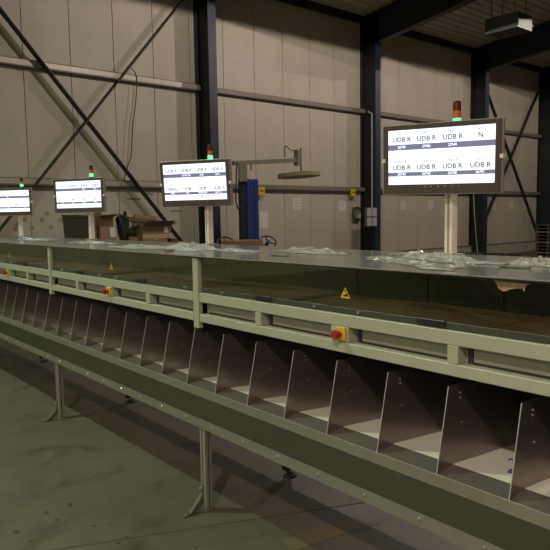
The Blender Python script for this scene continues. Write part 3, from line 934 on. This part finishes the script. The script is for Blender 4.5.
# ------------------------------------------------------------------ pallet wrapper with press disc
YM = 11.3
q = lambda u, v, y=YM: on_y(u, v, y)
bx = (q(235, 240).x + q(259, 240).x) / 2
root = empty('pallet_wrapper', (bx, YM, 0)); tag(root, 'blue pallet wrapper mast with a long jib arm, beside the wall', 'pallet wrapper')
xl, xm, xr = q(241, 210).x - bx, q(247.5, 210).x - bx, q(259, 210).x - bx
zt = q(252, 179).z
zt2 = q(246, 163).z
MB().box((xl + 0.04, 0.02, 0.06), (xm, 0.15, zt2 - 0.35), 0.006).build('mast', M['wrap_navy'], root)
MB().box((xm + 0.002, 0.16, 0.06), (xm + 0.09, 0.30, zt2 - 0.02), 0.006).build('inner_mast', M['wrap_blue'], root)
wd = (xr - xm - 0.004) / 3
for k in range(3):
    MB().box((xm + 0.002 + k * wd + 0.004, 0.0 + 0.012 * (k % 2), 0.06), (xm + 0.002 + (k + 1) * wd - 0.004, 0.15, zt - 0.01 * (k % 2)), 0.006).build('cover_rib', M['wrap_blue'], root)
MB().box((q(238.5, 180).x - bx, -0.04, q(243, 182).z), (q(246.5, 180).x - bx, 0.015, zt2 - 0.0), 0.01).build('drive_box', M['wrap_grey'], root)
MB().box((xl - 0.35, -0.05, 0), (xr + 0.5, 0.6, 0.058), 0.008).build('base_plate', M['wrap_grey'], root)
a1, a2 = q(235.5, 163, YM), q(299.5, 160, YM)
MB().bar(a1 - Vector((bx, YM - 0.08, 0)) + Vector((0, 0, 0)), a2 - Vector((bx, YM - 0.08, 0)), 0.10, 0.095).build('jib_arm', M['wrap_grey'], root)
hd = a2 - Vector((bx, YM - 0.08, 0))
MB().box(hd + Vector((-0.05, -0.07, -0.13)), hd + Vector((0.07, 0.07, 0.24))).build('arm_head', M['wrap_grey'], root)
MB().tube([hd + Vector((0.12, 0, 0.3)), hd + Vector((0.12, 0, -0.3))], 0.018).build('spindle', M['black_steel'], root)
MB().tube([hd + Vector((-0.40, 0, 0.06)), hd + Vector((-0.40, 0, 0.30)), hd + Vector((-0.36, 0, 0.33)), hd + Vector((-0.2, 0, 0.22)), hd + Vector((0.0, 0, 0.25)), hd + Vector((0.1, 0, 0.12))], 0.012).build('cable', M['black'], root)
hose = [q(235.5, 162.5), q(235, 175), q(234.5, 190), q(234.5, 202), q(236.5, 209), q(240, 206)]
MB().tube([p - Vector((bx, YM, 0)) + Vector((0, -0.05, 0)) for p in hose], 0.016).build('cable', M['black'], root)
MB().tube([q(251, 164) - Vector((bx, YM, 0)), q(251, 170) - Vector((bx, YM, 0))], 0.014).build('hook', M['black'], root)
dc = q(301, 175.0)
dcl = Vector((dc.x - bx, 0.08, dc.z))
rad = (q(321.5, 175).x - q(279, 175).x) / 2 * 0.74
ds = MB().cyl((0, 0, -0.045), (0, 0, 0.045), rad, n=48).build('press_disc', M['disc'], root, smooth=True, loc=dcl)
ds.rotation_euler = (R(-3.0), R(-1.6), 0)

# ride-on machines whose steering wheels rise behind the line
for k, (u, y, lab) in enumerate(((268, 10.6, 'black steering wheel of a ride-on floor vehicle right of the pallet wrapper'), (226, 10.6, 'partly hidden black steering wheel left of the pallet wrapper'))):
    cc = on_y(u, 242.0 + (1.5 if k else 0), y)
    root = empty('floor_vehicle', (cc.x, y, 0)); tag(root, lab, 'vehicle', 'ride-on vehicles behind the line')
    ax = Vector((-0.25, -0.65, 0.72)).normalized()
    ctr = Vector((0, 0, cc.z))
    MB().torus(ctr, ax, 0.185, 0.017).build('steering_wheel', M['black'], root, smooth=True)
    sp = MB()
    e1 = ax.orthogonal().normalized(); e2 = ax.cross(e1)
    for t in (0.4, 2.5, 4.6):
        sp.bar(ctr, ctr + (e1 * math.cos(t) + e2 * math.sin(t)) * 0.175, 0.03, 0.014, up=ax)
    sp.cyl(ctr - ax * 0.02, ctr + ax * 0.025, 0.045, n=14)
    sp.build('spokes', M['black'], root)
    MB().cyl(ctr - ax * 0.02, ctr - ax * 0.38, 0.03, n=12).build('steering_column', M['black'], root)
    b2 = ctr - ax * 0.38
    MB().box((b2.x - 0.25, b2.y - 0.08, 0.15), (b2.x + 0.25, b2.y + 0.45, b2.z), 0.04).build('body', M['wrap_grey'], root)
    MB().box((b2.x - 0.25, b2.y - 0.9, 0.12), (b2.x + 0.25, b2.y - 0.08, 0.42), 0.03).build('deck', M['wrap_grey'], root)
    for sx_, sy_ in ((-0.2, 0.3), (0.2, 0.3), (-0.2, -0.75), (0.2, -0.75)):
        MB().cyl((b2.x + sx_ - 0.03, b2.y + sy_, 0.11), (b2.x + sx_ + 0.03, b2.y + sy_, 0.11), 0.11, n=18).build('wheel', M['rubber'], root)
# cardboard flap showing over the machine top beside the mast
cc = on_y(247, 244.5, 9.8)
carton('cardboard_box', 236, 263, 240.5, 252, 9.8, 0.5, 'card', 'brown cardboard box just behind the machine top, before the blue mast', z0=0.62, tape=False)
support(cc.x, 9.78, 0.85, 0.6, 0.619, 'wooden pallet stack under the box before the blue mast')

# ------------------------------------------------------------------ wall fittings
def wall_paper(u, v, w, h, lab, lines=3):
    p = on_y(u, v, YW)
    root = empty('wall_notice', (p.x, YW - 0.001, p.z)); tag(root, lab, 'sign', 'paper notices on the wall')
    MB().box((-w / 2, -0.006, -h / 2), (w / 2, -0.001, h / 2)).build('sheet', M['paper'], root)
    for i in range(lines):
        z = h * (0.28 - 0.25 * i)
        MB().box((-w * 0.36, -0.0075, z - h * 0.04), (w * (0.36 - 0.12 * (i % 2)), -0.0062, z + h * 0.04)).build('print_line', M['lightgrey'], root)
    return root


wall_paper(297, 204, 0.34, 0.34, 'white paper notice on the wall below the press disc')
wall_paper(342, 206, 0.33, 0.30, 'white paper notice left of the switch box column', 2)
wall_paper(264, 220, 0.30, 0.48, 'tall pale paper right of the blue mast', 0)
wall_paper(403, 205.5, 0.27, 0.27, 'pale paper notice below the left half of the largest monitor')
wall_paper(430.5, 205, 0.27, 0.27, 'pale paper notice just left of the largest monitor post')
wall_paper(494, 206, 0.25, 0.28, 'pale paper notice in the right bay beside the column')
wall_paper(511.5, 205.5, 0.25, 0.28, 'pale paper notice in the middle of the right bay')
wall_paper(525.5, 206, 0.25, 0.28, 'pale paper notice behind the brace of the right bay')

for u, v, w, h, lab in ((261.5, 191, 0.22, 0.22, 'yellow sign tag on the girt beside the blue mast'), (353, 192.5, 0.22, 0.22, 'yellow sign tag on the girt beside the switch box column')):
    p = on_y(u, v, YW - 0.14)
    root = empty('yellow_tag', (p.x, YW - 0.13, p.z)); tag(root, lab, 'sign', 'yellow tags on the girt')
    MB().box((-w / 2, -0.03, -h / 2), (w / 2, -0.001, h / 2), 0.004).build('plate', M['yellow'], root)
    MB().box((-w * 0.28, -0.033, -h * 0.08), (w * 0.28, -0.0305, h * 0.12)).build('print_line', M['card_dark'], root)

# switch boxes
p = on_y(370, 217, YF - 0.02)
root = empty('switch_box', (p.x, YF - 0.001, p.z)); tag(root, 'grey switch box with door panels on the column left of the largest monitor', 'switch box')
w = on_y(375.2, 217, YF).x - on_y(364.8, 217, YF).x; h = on_y(370, 207.5, YF).z - on_y(370, 226.5, YF).z
MB().box((-w / 2, -0.1, -h / 2), (w / 2, -0.001, h / 2), 0.008).build('body', M['heater'], root)
for i in range(2):
    for j in range(2):
        MB().box((-w / 2 + 0.02 + i * w / 2, -0.106, -h / 2 + 0.02 + j * h / 2), (-0.02 + i * w / 2, -0.1005, -0.02 + j * h / 2), 0.002).build('door', M['lightgrey'], root)
p = on_y(357, 214, YW - 0.1)
root = empty('socket_box', (p.x, YW - 0.001, p.z)); tag(root, 'small socket box with a cable loop on the wall left of the column', 'socket box')
MB().box((-0.14, -0.10, -0.22), (0.14, -0.002, 0.22), 0.01).build('body', M['wrap_grey'], root)
MB().box((0.0, -0.16, -0.14), (0.12, -0.101, 0.0), 0.01).build('plug', M['lightgrey'], root)
MB().torus((-0.02, -0.12, 0.02), (0, 1, 0), 0.19, 0.016).build('cable', M['black'], root)
# conduit up the column
p0, p1 = on_y(362.5, 113, YF + 0.2), on_y(362.5, 208, YF + 0.2)
xx = COLX[2] - 0.03
tag(MB().tube([(xx, YF + 0.12, p1.z), (xx, YF + 0.12, p0.z), (xx + 0.03, YF + 0.3, p0.z + 0.1)], 0.022).build('conduit', M['lightgrey']), 'thin pale conduit running up the column above the switch box', 'pipe')
pts = [on_y(473, 150, YF - 0.017), on_y(473.5, 196, YF - 0.017), on_y(474.5, 215, YF - 0.017), on_y(476, 235, YF - 0.017), on_y(477.5, 252, YF - 0.017)]
pts.append(Vector((pts[-1].x, pts[-1].y, 0.0)))
tag(MB().tube(pts, 0.016).build('hanging_cable', M['lightgrey']), 'pale cable hanging behind the lower right of the largest monitor', 'cable')
pts = [on_y(u, v, YW - 0.13) for u, v in ((131, 68), (135, 72), (137, 78), (136.6, 92), (135, 108), (133, 122), (132, 138), (131, 156), (126, 172), (124, 181))]
tag(MB().tube(pts, 0.012).build('loose_cable', M['black']), 'thin dark cable hanging from the upper girt in the left bay', 'cable')

# pallet stack at the right
yq = 11.0
p = on_y(535.5, 240, yq + 0.97); top = on_y(535.5, 224.5, yq + 0.97).z
root = empty('pallet_stack', (p.x + 0.6, yq, 0)); tag(root, 'tall stack of dark wooden pallets at the right picture edge', 'pallets')
n = 9; ph = top / n
for k in range(n):
    z = k * ph
    for i in range(3):
        MB().box((-0.6, 0.0 + i * 0.43, z), (0.6, 0.1 + i * 0.43, z + ph * 0.66)).build('bearer', M['wood_dark'], root)
    for i in range(5):
        MB().box((-0.6 + i * 0.25, -0.01, z + ph * 0.67), (-0.6 + i * 0.25 + 0.2, 0.97, z + ph * 0.995)).build('deck_board', M['wood'] if k % 3 == 0 else M['wood_dark'], root)
yq = 10.5
for (u0, u1, v, lab) in ((468, 520, 252.5, 'low dark bundle lying on the floor behind the machine, right of the largest monitor post'),):
    a, b = on_y(u0, v, yq), on_y(u1, v + 1, yq)
    root = empty('steel_bundle', (a.x, yq, 0)); tag(root, lab, 'bundle')
    for i in range(6):
        MB().bar((0, i * 0.09, a.z - 0.05 - 0.02 * (i % 2)), (b.x - a.x, i * 0.09, b.z - 0.05 - 0.02 * (i % 2)), 0.08, 0.09).build('beam', M['wood_dark'], root)
    for xx in (0.4, (b.x - a.x) - 0.5):
        MB().box((xx, 0, 0), (xx + 0.15, 0.54, min(a.z, b.z) - 0.125)).build('trestle', M['wood_dark'], root)

# ------------------------------------------------------------------ heater and pipe under the roof
def roofpix(u, v, off):
    r = ray(u, v)
    # z = ROOF0 + PITCH*(YW-y) - off
    t = (ROOF0 + PITCH * YW - off - EYE.z) / (r.z + PITCH * r.y)
    return EYE + r * t


hy = 9.6
hp = [on_y(494.5, 14.5, hy), on_y(517.5, 34, hy), on_y(517.5, 9, hy)]
a = on_y(494.5, 30, hy + 0.55); 
c0 = on_y(517.6, 26.5, hy)
x1 = c0.x; z0 = c0.z; z1_ = on_y(517.6, 10.5, hy).z
x0 = x1; x2 = on_y(532, 28, hy).x
root = empty('unit_heater', (x1, hy, z0)); tag(root, 'grey unit heater box hanging under the corrugated roof', 'heater')
dpt = 1.05
while True:
    # depth so that the far left corner falls on pixel column 494
    e = Vector((x1, hy + dpt, z0 + 0.2)) - EYE
    uu = CX + FPX * e.dot(RIGHT) / e.dot(FWD)
    if uu < 494.5 or dpt > 4: break
    dpt += 0.05
MB().box((0, 0, 0), (x2 - x1, dpt, z1_ - z0), 0.01).build('body', M['heater'], root)
MB().box((0.03, -0.012, 0.05), (x2 - x1 - 0.03, -0.0005, z1_ - z0 - 0.05)).build('front_panel', mat('heater_front', (0.055, 0.06, 0.066), 0.5), root)
for i in range(5):
    MB().box((0.06, 0.1 + i * dpt / 5.5, -0.015), (x2 - x1 - 0.06, 0.1 + i * dpt / 5.5 + dpt / 8, -0.0005)).build('louvre', M['black_steel'], root)
MB().cyl((x2 - x1, 0.2, 0.25), (x2 - x1 + 0.35, 0.2, 0.25), 0.06, n=14).build('gas_pipe', M['heater'], root)
for sx_ in (0.1, x2 - x1 - 0.1):
    for sy_ in (0.15, dpt - 0.15):
        MB().cyl((sx_, sy_, z1_ - z0 + 0.0005), (sx_, sy_, roof_z(hy + sy_) - z0 + 0.0), 0.012, n=8).build('suspension_rod', M['black_steel'], root)
pa = roofpix(500, -4, 0.18); pb = roofpix(552, 21, 0.18)
yy = 8.6
pz = roof_z(yy) - 0.14
tag(MB().cyl((6.0, yy, pz), (XR - 0.05, yy, pz), 0.055, n=14).build('gas_pipe', M['girt'], smooth=True), 'pale pipe running under the roof above the heater', 'pipe')
